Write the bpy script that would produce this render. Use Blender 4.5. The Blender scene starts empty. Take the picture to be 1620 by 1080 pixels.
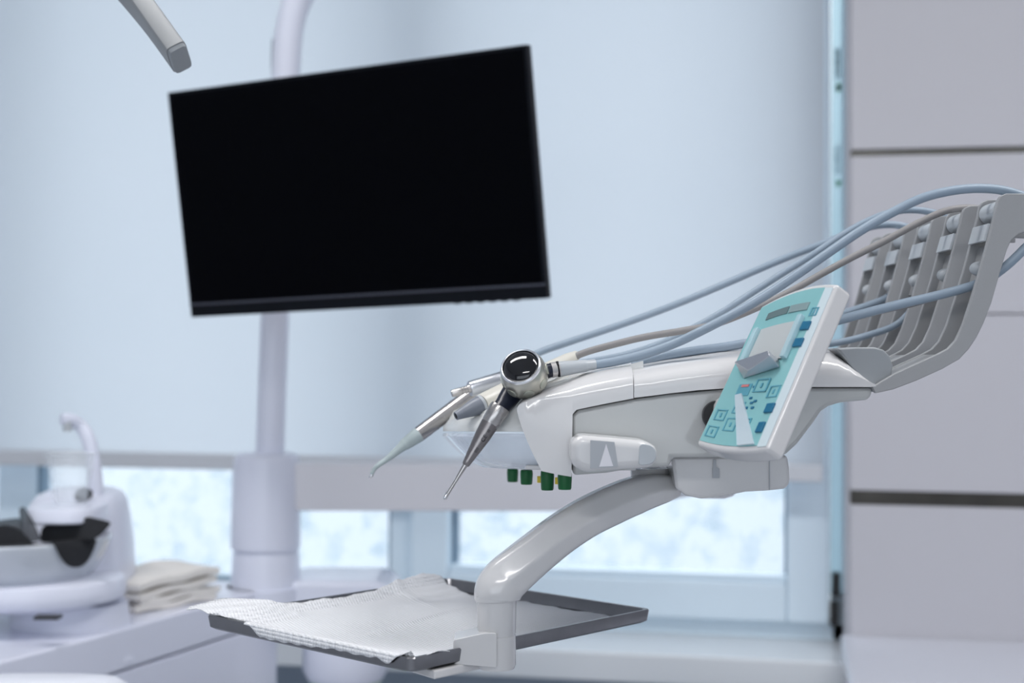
import bpy, bmesh, math, random
from mathutils import Vector, Matrix, Euler
random.seed(4)
R = math.radians
S = bpy.context.scene
COL = S.collection
FPX = 2250.0
# ------------------------------------------------------------------ camera
cd = bpy.data.cameras.new('camera'); cam = bpy.data.objects.new('camera', cd); COL.objects.link(cam)
cd.sensor_width = 36; cd.lens = 50; cd.clip_start = .05
YAW, PITCH, ROLL = R(11), R(0.76), R(0.3)
C = Vector((0, 0, 1.25))
M3 = (Matrix.Rotation(YAW, 3, 'Z') @ Matrix.Rotation(math.pi/2 + PITCH, 3, 'X') @ Matrix.Rotation(ROLL, 3, 'Z'))
cam.matrix_world = Matrix.Translation(C) @ M3.to_4x4()
S.camera = cam
cd.dof.use_dof = True; cd.dof.focus_distance = 0.985; cd.dof.aperture_fstop = 6.3
XR = Vector((math.cos(YAW), math.sin(YAW), 0)); FW = Vector((-math.sin(YAW), math.cos(YAW), 0)); UP = Vector((0, 0, 1))

def ray(px, py):
    return M3 @ Vector(((px-810)/FPX, (540-py)/FPX, -1.0))
def P(px, py, d):            # the point seen there at horizontal distance d
    r = ray(px, py); return C + r*(d/r.dot(FW))
def PY(px, py, y):           # on the vertical plane parallel to the window wall
    r = ray(px, py); return C + r*((y-C.y)/r.y)
def PZ(px, py, z):           # on a horizontal plane
    r = ray(px, py); return C + r*((z-C.z)/r.z)
def Q(u, d, h):              # right, forward, up (relative to the eye height)
    return C + XR*u + FW*d + UP*h
def S1(d): return d/FPX      # metres per pixel at distance d

# ------------------------------------------------------------------ materials
def mat(name, col, rough=.4, metal=0., coat=0., spec=.5, noise=0., nscale=30., bump=0., bscale=200., alpha=1., trans=0., emit=None, ior=None):
    m = bpy.data.materials.new(name); m.use_nodes = True
    nt = m.node_tree; b = nt.nodes['Principled BSDF']
    b.inputs['Base Color'].default_value = (*col, 1); b.inputs['Roughness'].default_value = rough
    b.inputs['Metallic'].default_value = metal; b.inputs['Coat Weight'].default_value = coat
    b.inputs['Coat Roughness'].default_value = .05
    b.inputs['Specular IOR Level'].default_value = spec; b.inputs['Alpha'].default_value = alpha
    b.inputs['Transmission Weight'].default_value = trans
    if ior: b.inputs['IOR'].default_value = ior
    if emit: b.inputs['Emission Color'].default_value = (*emit[0], 1); b.inputs['Emission Strength'].default_value = emit[1]
    tc = nt.nodes.new('ShaderNodeTexCoord')
    n = nt.nodes.new('ShaderNodeTexNoise'); n.inputs['Scale'].default_value = nscale; n.inputs['Detail'].default_value = 3
    nt.links.new(tc.outputs['Object'], n.inputs['Vector'])
    if noise:
        mx = nt.nodes.new('ShaderNodeMix'); mx.data_type = 'RGBA'
        mx.inputs['A'].default_value = (*[c*(1-noise) for c in col], 1); mx.inputs['B'].default_value = (*[min(1, c*(1+noise)) for c in col], 1)
        nt.links.new(n.outputs['Fac'], mx.inputs['Factor']); nt.links.new(mx.outputs['Result'], b.inputs['Base Color'])
    mr = nt.nodes.new('ShaderNodeMapRange'); mr.inputs['To Min'].default_value = rough*.92; mr.inputs['To Max'].default_value = min(1, rough*1.08)
    nt.links.new(n.outputs['Fac'], mr.inputs['Value']); nt.links.new(mr.outputs['Result'], b.inputs['Roughness'])
    if bump:
        n2 = nt.nodes.new('ShaderNodeTexNoise'); n2.inputs['Scale'].default_value = bscale
        nt.links.new(tc.outputs['Object'], n2.inputs['Vector'])
        bp = nt.nodes.new('ShaderNodeBump'); bp.inputs['Strength'].default_value = bump; bp.inputs['Distance'].default_value = .001
        nt.links.new(n2.outputs['Fac'], bp.inputs['Height']); nt.links.new(bp.outputs['Normal'], b.inputs['Normal'])
    return m
W_GLOSS = mat('white_gloss_plastic', (.645, .64, .645), .16, coat=.3)
W_SIDE = mat('white_plastic_shaded', (.50, .51, .505), .14, coat=.4)  # the cover's white plastic, greyed for the darker reflections on its side
W_MATT = mat('white_satin_plastic', (.76, .75, .79), .35)
W_UNIT = mat('white_lacquer', (.76, .785, .90), .3, coat=.1)
W_CERAM = mat('white_ceramic', (.58, .62, .68), .08, coat=.5)
G_LIGHT = mat('light_grey_plastic', (.47, .50, .53), .3)
G_WHIP = mat('grey_plastic', (.33, .335, .345), .42, bump=.05, bscale=900)
G_CAP = mat('mid_grey_plastic', (.30, .32, .34), .38)
G_LAMP = mat('lamp_arm_grey', (.30, .31, .32), .45)
HOSE_B = mat('blue_grey_rubber', (.27, .34, .42), .38)
HOSE_T = mat('taupe_rubber', (.27, .26, .26), .45)
STEEL = mat('brushed_steel', (.52, .50, .49), .27, metal=1)
STEEL_D = mat('dark_steel', (.30, .28, .28), .3, metal=1)
ALU = mat('aluminium', (.62, .64, .68), .28, metal=1)
CHAMP = mat('champagne_metal', (.56, .55, .49), .33, metal=1)
CHROME = mat('chrome', (.8, .8, .82), .08, metal=1)
TRAYM = mat('tray_steel', (.26, .26, .275), .3, metal=1, noise=.15, nscale=60)
TRAYD = mat('tray_rim', (.045, .05, .062), .5, noise=.2, nscale=80)
NAVY = mat('navy_plastic', (.008, .012, .028), .3)
BLACK_G = mat('black_glass', (.004, .004, .006), .06, coat=.5)
BLACK_S = mat('screen_black', (.0008, .001, .002), .35, spec=.04)
BLACK_P = mat('black_plastic', (.003, .004, .007), .35, spec=.15)
GLINT = mat('bezel_glint', (.06, .065, .09), .3)
GREEN = mat('green_knob', (.0, .11, .025), .4)
YELLOW = mat('yellow_ring', (.75, .58, .05), .4)
CREAM = mat('cream_plastic', (.66, .64, .58), .3)
SLATE = mat('slate_tip', (.20, .22, .26), .38)
MINT = mat('grey_mint_tip', (.42, .49, .50), .35)
TEAL = mat('teal_membrane', (.24, .50, .52), .22, noise=.05, nscale=40)
TEAL_L = mat('teal_line', (.10, .33, .42), .3)
TEAL_D = mat('teal_dark', (.01, .14, .26), .3)
LCD = mat('display_grey', (.50, .53, .54), .25)
LCD_D = mat('display_dark', (.13, .19, .20), .2)
RED = mat('faded_red', (.6, .2, .2), .4)
MARK = mat('grey_print', (.40, .42, .45), .2)
INK = mat('print_ink', (.03, .03, .035), .6)
GOLD = mat('faded_gold_label', (.62, .50, .26), .3)
TAG = mat('pale_green_grey_label', (.46, .52, .50), .3)
PANEL = mat('wall_panel_lacquer', (.57, .565, .605), .55)
WALLM = mat('grey_paint', (.58, .60, .64), .8, noise=.03)
WALLD = mat('blue_grey_paint', (.36, .42, .50), .8, noise=.03)
FLOORM = mat('pale_floor', (.52, .54, .58), .5, noise=.06, nscale=4)
CEILM = mat('white_ceiling', (.7, .7, .7), .9, noise=.02)
PVC = mat('window_pvc', (.74, .86, .95), .3)
SILL = mat('white_sill', (.80, .83, .86), .25)
COUNTER = mat('white_countertop', (.76, .78, .86), .2, coat=.3)
GASKET = mat('grey_gasket', (.16, .24, .32), .5)
TISSUE = mat('cream_paper', (.80, .77, .73), .9, bump=.4, bscale=120)
MESHB = mat('black_gauze', (.022, .023, .027), .85, noise=.6, nscale=260, bump=.8, bscale=700)
DARKHOLE = mat('dark_recess', (.012, .012, .014), .5)
PALEGREEN = mat('pale_green_rubber', (.45, .58, .48), .5)
CLEAR = mat('clear_plastic', (.78, .84, .95), .05, alpha=.42, coat=.5)
FROST = mat('milky_plastic', (.80, .81, .80), .22, alpha=.82)
CUPM = mat('clear_cup_plastic', (.85, .90, .95), .08, alpha=.3, coat=.4)
GAUZE = mat('sheer_black_gauze', (.05, .06, .07), .8, alpha=.6, noise=.5, nscale=240)

# paper with an embossed dot grid
def paper_mat():
    m = mat('embossed_paper', (.82, .83, .86), .75); nt = m.node_tree; b = nt.nodes['Principled BSDF']
    tc = nt.nodes.new('ShaderNodeTexCoord'); mp = nt.nodes.new('ShaderNodeMapping')
    mp.inputs['Rotation'].default_value = (0, 0, R(52)); nt.links.new(tc.outputs['Object'], mp.inputs['Vector'])
    v = nt.nodes.new('ShaderNodeTexVoronoi'); v.inputs['Scale'].default_value = 380; v.inputs['Randomness'].default_value = .06
    nt.links.new(mp.outputs['Vector'], v.inputs['Vector'])
    bp = nt.nodes.new('ShaderNodeBump'); bp.inputs['Strength'].default_value = .9; bp.inputs['Distance'].default_value = .0022; bp.invert = True
    nt.links.new(v.outputs['Distance'], bp.inputs['Height']); nt.links.new(bp.outputs['Normal'], b.inputs['Normal'])
    return m
PAPER = paper_mat()
def blind_mat():
    m = bpy.data.materials.new('blind_fabric'); m.use_nodes = True; nt = m.node_tree; nt.nodes.clear()
    o = nt.nodes.new('ShaderNodeOutputMaterial'); mx = nt.nodes.new('ShaderNodeMixShader')
    d = nt.nodes.new('ShaderNodeBsdfDiffuse'); t = nt.nodes.new('ShaderNodeBsdfTranslucent')
    tc = nt.nodes.new('ShaderNodeTexCoord'); mp = nt.nodes.new('ShaderNodeMapping'); mp.inputs['Scale'].default_value = (1.3, 1, .12)
    n = nt.nodes.new('ShaderNodeTexNoise'); n.inputs['Scale'].default_value = 2.2; n.inputs['Detail'].default_value = 1
    cr = nt.nodes.new('ShaderNodeMix'); cr.data_type = 'RGBA'
    cr.inputs['A'].default_value = (.66, .68, .71, 1); cr.inputs['B'].default_value = (.73, .745, .77, 1)
    nt.links.new(tc.outputs['Object'], mp.inputs['Vector']); nt.links.new(mp.outputs['Vector'], n.inputs['Vector'])
    nt.links.new(n.outputs['Fac'], cr.inputs['Factor'])
    nt.links.new(cr.outputs['Result'], t.inputs['Color']); nt.links.new(cr.outputs['Result'], d.inputs['Color'])
    mx.inputs[0].default_value = .72
    nt.links.new(d.outputs[0], mx.inputs[1]); nt.links.new(t.outputs[0], mx.inputs[2]); nt.links.new(mx.outputs[0], o.inputs[0])
    return m
BLIND = blind_mat()
def frosted():
    m = bpy.data.materials.new('frosted_glass'); m.use_nodes = True; nt = m.node_tree; nt.nodes.clear()
    o = nt.nodes.new('ShaderNodeOutputMaterial'); mx = nt.nodes.new('ShaderNodeMixShader')
    tr = nt.nodes.new('ShaderNodeBsdfTransparent'); tl = nt.nodes.new('ShaderNodeBsdfTranslucent')
    tc = nt.nodes.new('ShaderNodeTexCoord'); v = nt.nodes.new('ShaderNodeTexVoronoi'); v.inputs['Scale'].default_value = 38
    n = nt.nodes.new('ShaderNodeTexNoise'); n.inputs['Scale'].default_value = 16; n.inputs['Detail'].default_value = 4
    cr = nt.nodes.new('ShaderNodeMapRange'); cr.inputs['From Min'].default_value = .35; cr.inputs['From Max'].default_value = .7
    nt.links.new(tc.outputs['Object'], n.inputs['Vector']); nt.links.new(tc.outputs['Object'], v.inputs['Vector'])
    ad = nt.nodes.new('ShaderNodeMath'); ad.operation = 'MULTIPLY_ADD'; ad.inputs[1].default_value = .35
    nt.links.new(v.outputs['Color'], ad.inputs[0]); nt.links.new(n.outputs['Fac'], ad.inputs[2])
    nt.links.new(ad.outputs[0], cr.inputs['Value'])
    c = nt.nodes.new('ShaderNodeMix'); c.data_type = 'RGBA'
    c.inputs['A'].default_value = (.72, .80, .86, 1); c.inputs['B'].default_value = (.95, .97, 1, 1)
    nt.links.new(cr.outputs['Result'], c.inputs['Factor']); nt.links.new(c.outputs['Result'], tr.inputs['Color'])
    tl.inputs['Color'].default_value = (.8, .85, .9, 1); mx.inputs[0].default_value = .25
    nt.links.new(tr.outputs[0], mx.inputs[1]); nt.links.new(tl.outputs[0], mx.inputs[2]); nt.links.new(mx.outputs[0], o.inputs[0])
    return m
GLASS = frosted()

# ------------------------------------------------------------------ object helpers
ORG = {}
def props(o, label=None, cat=None, group=None, kind=None):
    if label: o['label'] = label
    if cat: o['category'] = cat
    if group: o['group'] = group
    if kind: o['kind'] = kind
    return o
def thing(name, loc, label=None, cat=None, group=None, kind=None):
    o = bpy.data.objects.new(name, None); o.empty_display_size = .05; COL.objects.link(o)
    o.location = loc; ORG[o] = Vector(loc); return props(o, label, cat, group, kind)
def build(name, verts, faces, m, parent=None, bevel=0, seg=3, smooth=35, solid=0, subsurf=0, label=None, flip=True):
    verts = [Vector(v) for v in verts]
    lo = Vector((min(v.x for v in verts), min(v.y for v in verts), min(v.z for v in verts)))
    hi = Vector((max(v.x for v in verts), max(v.y for v in verts), max(v.z for v in verts)))
    org = (lo+hi)/2
    me = bpy.data.meshes.new(name); me.from_pydata([v-org for v in verts], [], faces)
    bm = bmesh.new(); bm.from_mesh(me)
    if flip: bmesh.ops.recalc_face_normals(bm, faces=bm.faces)
    bm.to_mesh(me); bm.free()
    me.polygons.foreach_set('use_smooth', [True]*len(me.polygons))
    if smooth and not bevel: me.set_sharp_from_angle(angle=R(smooth))
    me.materials.append(m)
    o = bpy.data.objects.new(name, me); COL.objects.link(o)
    ORG[o] = org
    if parent is not None:
        o.parent = parent; o.location = org - ORG[parent]
    else: o.location = org
    if solid:
        s = o.modifiers.new('s', 'SOLIDIFY'); s.thickness = solid; s.offset = 0
    if subsurf:
        s = o.modifiers.new('ss', 'SUBSURF'); s.levels = s.render_levels = subsurf
    if bevel:
        b = o.modifiers.new('b', 'BEVEL'); b.width = bevel; b.segments = seg; b.limit_method = 'ANGLE'; b.angle_limit = R(30); b.harden_normals = True
    if label: o['label'] = label
    return o
class MB:
    def __init__(s): s.v = []; s.f = []
    def add(s, v, f):
        k = len(s.v); s.v += [Vector(p) for p in v]; s.f += [tuple(i+k for i in q) for q in f]; return s
    def box(s, x0, x1, y0, y1, z0, z1):
        return s.add([(x, y, z) for x in (x0, x1) for y in (y0, y1) for z in (z0, z1)],
                     [(0, 1, 3, 2), (4, 6, 7, 5), (0, 4, 5, 1), (2, 3, 7, 6), (0, 2, 6, 4), (1, 5, 7, 3)])
    def prism(s, pts, vec):        # closed outline swept along a vector
        n = len(pts); pts = [Vector(p) for p in pts]
        return s.add(pts + [p+vec for p in pts], [tuple(range(n)), tuple(range(2*n-1, n-1, -1))] + [(i, (i+1) % n, n+(i+1) % n, n+i) for i in range(n)])
    def lathe(s, a, ax, prof, seg=40, cap=True):   # prof: (distance along axis, radius)
        a = Vector(a); ax = Vector(ax).normalized()
        u = ax.orthogonal().normalized(); w = ax.cross(u)
        v = []
        for t, r in prof:
            for i in range(seg):
                th = 2*math.pi*i/seg; v.append(a+ax*t+(u*math.cos(th)+w*math.sin(th))*max(r, 1e-5))
        f = [(j*seg+i, j*seg+(i+1) % seg, (j+1)*seg+(i+1) % seg, (j+1)*seg+i) for j in range(len(prof)-1) for i in range(seg)]
        if cap: f += [tuple(range(seg-1, -1, -1)), tuple((len(prof)-1)*seg+i for i in range(seg))]
        return s.add(v, f)
    def tube(s, pts, rad, seg=16, sub=8, sec=None, ref=None, shape=None):
        # smooth sweep through points; rad a number or list (or pairs); sec squareness exponent
        pts = [Vector(p) for p in pts]; n = len(pts)
        rads = rad if isinstance(rad, (list, tuple)) else [rad]*n
        rads = [r if isinstance(r, tuple) else (r, r) for r in rads]
        path = []; rr = []
        for i in range(n-1):
            p0 = pts[max(i-1, 0)]; p1 = pts[i]; p2 = pts[i+1]; p3 = pts[min(i+2, n-1)]
            for k in range(sub):
                t = k/sub
                path.append(.5*((2*p1)+(p2-p0)*t+(2*p0-5*p1+4*p2-p3)*t*t+(3*p1-p0-3*p2+p3)*t**3))
                rr.append((rads[i][0]*(1-t)+rads[i+1][0]*t, rads[i][1]*(1-t)+rads[i+1][1]*t))
        path.append(pts[-1]); rr.append(rads[-1])
        m = len(path); T = [(path[min(i+1, m-1)]-path[max(i-1, 0)]).normalized() for i in range(m)]
        up = Vector(ref) if ref else T[0].orthogonal()
        v = []
        for i in range(m):
            up = (Vector(ref) if ref else up); up = (up-T[i]*up.dot(T[i])).normalized(); w = T[i].cross(up)
            for j in range(seg):
                th = 2*math.pi*(j+.5)/seg; c, sn = math.cos(th), math.sin(th)
                if sec: c = math.copysign(abs(c)**sec, c); sn = math.copysign(abs(sn)**sec, sn)
                if shape: c, sn = shape(th, i/(m-1))
                v.append(path[i]+up*c*rr[i][0]+w*sn*rr[i][1])
        f = [(i*seg+j, i*seg+(j+1) % seg, (i+1)*seg+(j+1) % seg, (i+1)*seg+j) for i in range(m-1) for j in range(seg)]
        f += [tuple(range(seg-1, -1, -1)), tuple((m-1)*seg+j for j in range(seg))]
        return s.add(v, f)
    def grid(s, g):                # rows of points
        nr, nc = len(g), len(g[0])
        return s.add([p for r in g for p in r], [(i*nc+j, i*nc+j+1, (i+1)*nc+j+1, (i+1)*nc+j) for i in range(nr-1) for j in range(nc-1)])
    def loft(s, rings, cap=True):  # closed rings
        n = len(rings[0])
        f = [(i*n+j, i*n+(j+1) % n, (i+1)*n+(j+1) % n, (i+1)*n+j) for i in range(len(rings)-1) for j in range(n)]
        if cap: f += [tuple(range(n-1, -1, -1)), tuple((len(rings)-1)*n+j for j in range(n))]
        return s.add([p for r in rings for p in r], f)
    def make(s, name, m, parent=None, **k): return build(name, s.v, s.f, m, parent, **k)
def rnd_poly(pts, r, n=4):         # round the corners of a planar outline
    out = []; pts = [Vector(p) for p in pts]; N = len(pts)
    for i in range(N):
        a, b, c = pts[i-1], pts[i], pts[(i+1) % N]
        e0 = (a-b); e1 = (c-b); rr = min(r, e0.length*.45, e1.length*.45)
        p0 = b+e0.normalized()*rr; p1 = b+e1.normalized()*rr
        for k in range(n+1):
            t = k/n; out.append(p0*(1-t)**2+b*2*t*(1-t)+p1*t*t)
    return out
def pxpoly(pts, d): return [P(x, y, d) for x, y in pts]

# ------------------------------------------------------------------ the room
YW = 2.80                           # room face of the window frame
YC = YW-.17                         # front of the panelled wall
XL, XR2, YB, ZC = -2.6, 2.3, -2.6, 2.8
def wbox(px0, py0, px1, py1, y0, y1, mb=None, row=None):
    a = PY(px0, (py0+py1)/2 if row is None else row, y0); b = PY(px1, (py0+py1)/2 if row is None else row, y0)
    z1 = PY((px0+px1)/2, py0, y0).z; z0 = PY((px0+px1)/2, py1, y0).z
    return (mb or MB()).box(a.x, b.x, y0, y1, z0, z1)
xe = PY(1340, 600, YC).x            # left edge of the panelled wall
xg0 = PY(61, 830, YW).x; xg1 = PY(620, 830, YW).x; xg2 = PY(716, 830, YW).x; xg3 = PY(1245, 830, YW).x
zg = PY(970, 908, YW).z; zgl = PY(300, 915, YW).z
zsill = PY(1000, 1001, YW-.02).z
MB().box(XL-.1, XR2+.1, YB-.1, YW+.3, -.1, 0).make('floor', FLOORM)['kind'] = 'structure'
MB().box(XL-.1, XR2+.1, YB-.1, YW+.3, ZC, ZC+.1).make('ceiling', CEILM)['kind'] = 'structure'
MB().box(XL-.1, XL, YB, YW+.25, 0, ZC).make('wall_left', WALLM)['kind'] = 'structure'
MB().box(XR2, XR2+.1, YB, YW+.25, 0, ZC).make('wall_right', WALLM)['kind'] = 'structure'
MB().box(XL, XR2, YB-.1, YB, 0, ZC).make('wall_back', WALLM)['kind'] = 'structure'
w = MB(); w.box(XL, xe, YW+.0, YW+.2, 0, zsill-.03); w.box(XL, xe, YW, YW+.2, 2.55, ZC)
w.make('wall_front', WALLD)['kind'] = 'structure'
# panelled wall right of the window, in three lacquered boards with mirror strips between
zt0, zt1 = PY(1345, 249, YC).z, PY(1345, 238, YC).z
zb0, zb1 = PY(1350, 797, YC).z, PY(1350, 774, YC).z
o = MB().box(xe, XR2, YC+.004, YW+.2, 0, ZC).make('wall_panel', PANEL); o['kind'] = 'structure'
for i, (a, b) in enumerate(((zt1, ZC), (zb1, zt0), (.62, zb0))):
    zz = PY(1480, 500, YC).z
    g = MB()
    if i == 1:
        mid = PY(1480, 497, YC).z+.0
        g.box(xe+.006, XR2, YC-.012, YC+.004, a, mid-.0015); g.box(xe+.006, XR2, YC-.012, YC+.004, mid+.0015, b)
    else: g.box(xe+.006, XR2, YC-.012, YC+.004, a, b)
    props(g.make('wall_board', PANEL, bevel=.0012, seg=2), kind='structure')
for n_, (a, b) in enumerate(((zt0, zt1), (zb0, zb1))):
    props(MB().box(xe+.006, XR2, YC-.004, YC+.004, a, b).make('trim_%d' % (n_+1), mat('mirror_strip', (.13, .12, .105), .12, metal=1, noise=.6, nscale=9)), kind='structure')  # dark tint paints the dim room reflected in the strips
# window
win = thing('window_1', ((xg0+xg3)/2, YW, zsill), kind='structure')
ZT = 2.5
fr = MB(); xr = xe+.02; x3_ = xg3+.083
fr.box(XL, xr, YW-.01, YW+.07, zsill, zg-.17)
zfix = zsill+.055
fr.box(XL, xg0-.075, YW-.01, YW+.07, zsill, ZT) if False else None
fr.box(XL, xr, YW-.012, YW+.07, ZT, ZT+.08)
fr.box(xg1, xg1+.055, YW-.012, YW+.07, zsill, ZT)
fr.box(xg0-.09, xg0, YW-.012, YW+.07, zsill, ZT)
fr.box(XL, xg1, YW-.01, YW+.07, zsill, zgl)
fr.box(x3_+.026, xr, YW-.012, YW+.07, zsill, ZT); fr.box(x3_, x3_+.028, YW-.012, YW+.07, zsill, zg-.02)
fr.box(XL, xr, YW-.012, YW+.07, zsill, zfix-.02)
fr.make('window_frame', PVC, win, bevel=.004)
sa = MB(); x2 = xg1+.05; x3 = xg3+.079
sa.box(x2, xg2, YW-.04, YW+.05, zfix-.02, ZT); sa.box(xg3, x3, YW-.04, YW+.05, zfix-.02, ZT); sa.box(xg2, xg3, YW-.04, YW+.05, zfix-.02, zg); sa.box(xg2, xg3, YW-.04, YW+.05, ZT-.09, ZT)
sa.make('window_sash', PVC, win, bevel=.006)
gk = MB()
for (a, b, c) in ((xg0, xg1, zgl), (xg2, xg3, zg)):
    gk.box(a, a+.008, YW-.005, YW+.03, c, ZT); gk.box(b-.005, b, YW-.005, YW+.03, c, ZT); gk.box(a, b, YW-.005, YW+.03, c, c+.006)
gk.make('gasket', GASKET, win)
bd = MB(); bd.box(xg2, xg3, YW-.03, YW+.03, zg+.0, zg+.012); bd.make('glazing_bead', PVC, win, bevel=.003)
for (a, b, c) in ((XL, xg0-.09, zgl), (xg0, xg1, zgl), (xg2, xg3, zg)):
    MB().box(a, b, YW+.03, YW+.034, c, ZT).make('window_pane', GLASS, win)
zs = zsill
sy = PZ(1000, 1033, zs).y
sl = MB().box(XL, xe-.003, sy, YW-.0, zs-.055, zs).make('window_sill', SILL, win, bevel=.006)
for (px, py) in ((1323, 925), (1320, 972)):
    a = PY(px, py, YW-.04); MB().box(a.x-.008, a.x+.008, YW-.045, YW-.012, a.z-.022, a.z+.022).make('hinge', DARKHOLE, win, bevel=.003)
# protective film strip on the frame beside the blind
fx = PY(1312, 400, YW-.014).x
fm = bpy.data.materials.new('film_blue'); fm.use_nodes = True; nt = fm.node_tree; nt.nodes.clear()
o_ = nt.nodes.new('ShaderNodeOutputMaterial'); mx = nt.nodes.new('ShaderNodeMixShader'); t1 = nt.nodes.new('ShaderNodeBsdfTransparent'); t2 = nt.nodes.new('ShaderNodeBsdfTranslucent')
t1.inputs[0].default_value = (.72, .84, .89, 1); t2.inputs[0].default_value = (.78, .88, .93, 1); mx.inputs[0].default_value = .4
nt.links.new(t1.outputs[0], mx.inputs[1]); nt.links.new(t2.outputs[0], mx.inputs[2]); nt.links.new(mx.outputs[0], o_.inputs[0])
film = MB().box(x3_-.002, x3_+.027, YW-.004, YW-.001, zg-.02, ZT).make('protective_film', fm, win)
fx = x3_+.011
ink = MB(); lg = MB()
for base in (80, 233, 390-153*2):
    for k in range(9):
        a = PY(1309, base+k*5.2, YW-.004); a.x = fx
        for q in range(2): ink.box(a.x-.006+q*.006, a.x-.006+q*.006+.004, YW-.0056, YW-.0046, a.z, a.z+random.choice((.0025, .0045)))
    a = PY(1309, base+62, YW-.004); a.x = fx; lg.box(a.x-.004, a.x+.006, YW-.0056, YW-.0046, a.z, a.z+.012)
ink.make('film_print', mat('film_ink', (.06, .12, .18), .6), film); lg.make('film_mark', mat('film_green', (.3, .62, .45), .6), film)
# roller blind
yb = YW-.11
bx1 = PY(1303, 400, yb).x; zb = PY(650, 749, yb).z; zbt = zb+.032
bl = thing('roller_blind', (0, yb, ZC-.05), 'pale blue-white roller blind drawn down over most of the window', 'blind')
g = [[Vector((XL+.02+(bx1-XL-.02)*i/60, yb+.004*math.sin(i*.5)*math.sin(i*.13), zbt+(ZC-.06-zbt)*j/12)) for i in range(61)] for j in range(13)]
MB().grid(g).make('blind_fabric', BLIND, bl, smooth=0)
MB().tube([(XL+.02, yb, ZC-.05), (bx1, yb, ZC-.05)], .03, sub=1).make('roller_tube', W_MATT, bl)
MB().box(XL+.02, bx1, yb-.008, yb+.008, zb, zbt).make('bottom_bar', mat('bar_grey', (.62, .64, .68), .4), bl, bevel=.004)
# countertop at the right
zc = PZ(1340, 1003, C.z-.5).z
ca = PY(1330, 1003, YC-.012); zc = ca.z
ct = thing('counter_cabinet', (1.2, 1.9, 0), 'white cabinet with a glossy white worktop in the lower right corner', 'cabinet')
MB().box(ca.x, XR2-.01, 1.55, YC-.013, zc-.04, zc).make('worktop', COUNTER, ct, bevel=.004)
MB().box(ca.x+.02, XR2-.01, 1.6, YC-.013, .08, zc-.04).make('cabinet_body', PANEL, ct, bevel=.002)
MB().box(ca.x+.05, XR2-.01, 1.66, YC-.02, 0, .08).make('plinth', WALLM, ct)

# ------------------------------------------------------------------ monitor (pose from its four corners)
def monp(X, Y, Z):
    a, b, c = R(24.3), R(-7.0), R(2.1)
    ca_, sa_ = math.cos(a), math.sin(a); cb, sb = math.cos(b), math.sin(b); cc, sc = math.cos(c), math.sin(c)
    v = Matrix(((ca_, 0, sa_), (0, 1, 0), (-sa_, 0, ca_))) @ Matrix(((1, 0, 0), (0, cb, -sb), (0, sb, cb))) @ Matrix(((cc, -sc, 0), (sc, cc, 0), (0, 0, 1))) @ Vector((X, Y, Z))
    v += Vector((-.221, .203, 1.909))
    return C + M3 @ Vector((v.x, v.y, -v.z))
MW, MH = .556, .556/1.74
def mbox(mb, x0, x1, y0, y1, z0, z1):
    return mb.add([monp(x, y, z) for x in (x0, x1) for y in (y0, y1) for z in (z0, z1)], [(0, 1, 3, 2), (4, 6, 7, 5), (0, 4, 5, 1), (2, 3, 7, 6), (0, 2, 6, 4), (1, 5, 7, 3)])
mon = thing('monitor', monp(0, 0, .03), 'large black flat monitor with a blank screen, tilted on its pole', 'monitor')
mbox(MB(), -MW/2, MW/2, -MH/2, MH/2, 0, .014).make('monitor_frame', BLACK_P, mon, bevel=.0015)
mbox(MB(), -MW/2+.005, MW/2-.005, -MH/2+.021, MH/2-.005, -.0006, .0).make('screen', BLACK_S, mon)
mbox(MB(), -MW/2+.001, MW/2-.001, -MH/2+.017, -MH/2+.0195, -.0016, .001).make('bezel_glint', GLINT, mon)  # thin paler strip paints a highlight along the lower bezel
mbox(MB(), -MW/2+.1, MW/2-.1, -MH/2+.03, MH/2-.06, .014, .04).make('back_housing', BLACK_P, mon, bevel=.012)
for k in range(6):
    x = MW/2-.045-.017*k; mbox(MB(), x-.004, x+.004, -MH/2-.0012, -MH/2+.001, .002, .008).make('button', BLACK_P, mon)
mbox(MB(), -.05, .05, -.05, .05, .04, .075).make('wall_mount_plate', BLACK_P, mon, bevel=.004)

# ------------------------------------------------------------------ equipment stand: column, sleeve, pole, swing arm
DC = 2.25
st = thing('equipment_stand', Vector((P(418, 900, DC).x, P(418, 900, DC).y, 0)), 'white column with a tall pole carrying the monitor and a horizontal arm', 'stand')
def axis_lathe(name, m, pa, pb, prof_px, d, parent, seg=48, **k):
    a, b = P(*pa, d), P(*pb, d); L = (b-a).length
    return MB().lathe(a, b-a, [(t*L, r*S1(d)) for t, r in prof_px], seg).make(name, m, parent, **k)
ab = P(415, 1000, DC)
MB().lathe(P(421, 866, DC), Vector((0, 0, -1)), [(0, 49*S1(DC)), (.01, 52*S1(DC)), (.04, 53.5*S1(DC)), (.1, 59*S1(DC)), (P(421, 866, DC).z-(C.z-.358), 61*S1(DC))], 48).make('column', W_UNIT, st)
axis_lathe('sleeve', W_UNIT, (420, 867), (422, 716), [(0, 50), (.0, 53), (.01, 54.5), (.1, 54.5), (.85, 52.5), (.92, 51), (.96, 50.5), (.985, 48), (1., 44), (1.0, 22)], DC, st)
dp = DC
MB().tube([P(427, 722, dp), P(431, 600, dp), P(436, 480, dp), P(445, 300, dp), P(452, 120, dp), P(459, 40, dp), P(474, -5, dp), P(500, -40, dp), P(560, -80, dp), P(680, -130, dp)], [22.5*S1(dp)]*10, seg=28).make('pole', W_UNIT, st)
MB().tube([P(431, 118, dp+.03), P(431, 90, dp+.03), P(432, 62, dp+.03)], 2*S1(dp), seg=8).make('cable_clip', SLATE, st)
mc = monp(0, 0, .077); pc = P(443, 330, dp)
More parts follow.
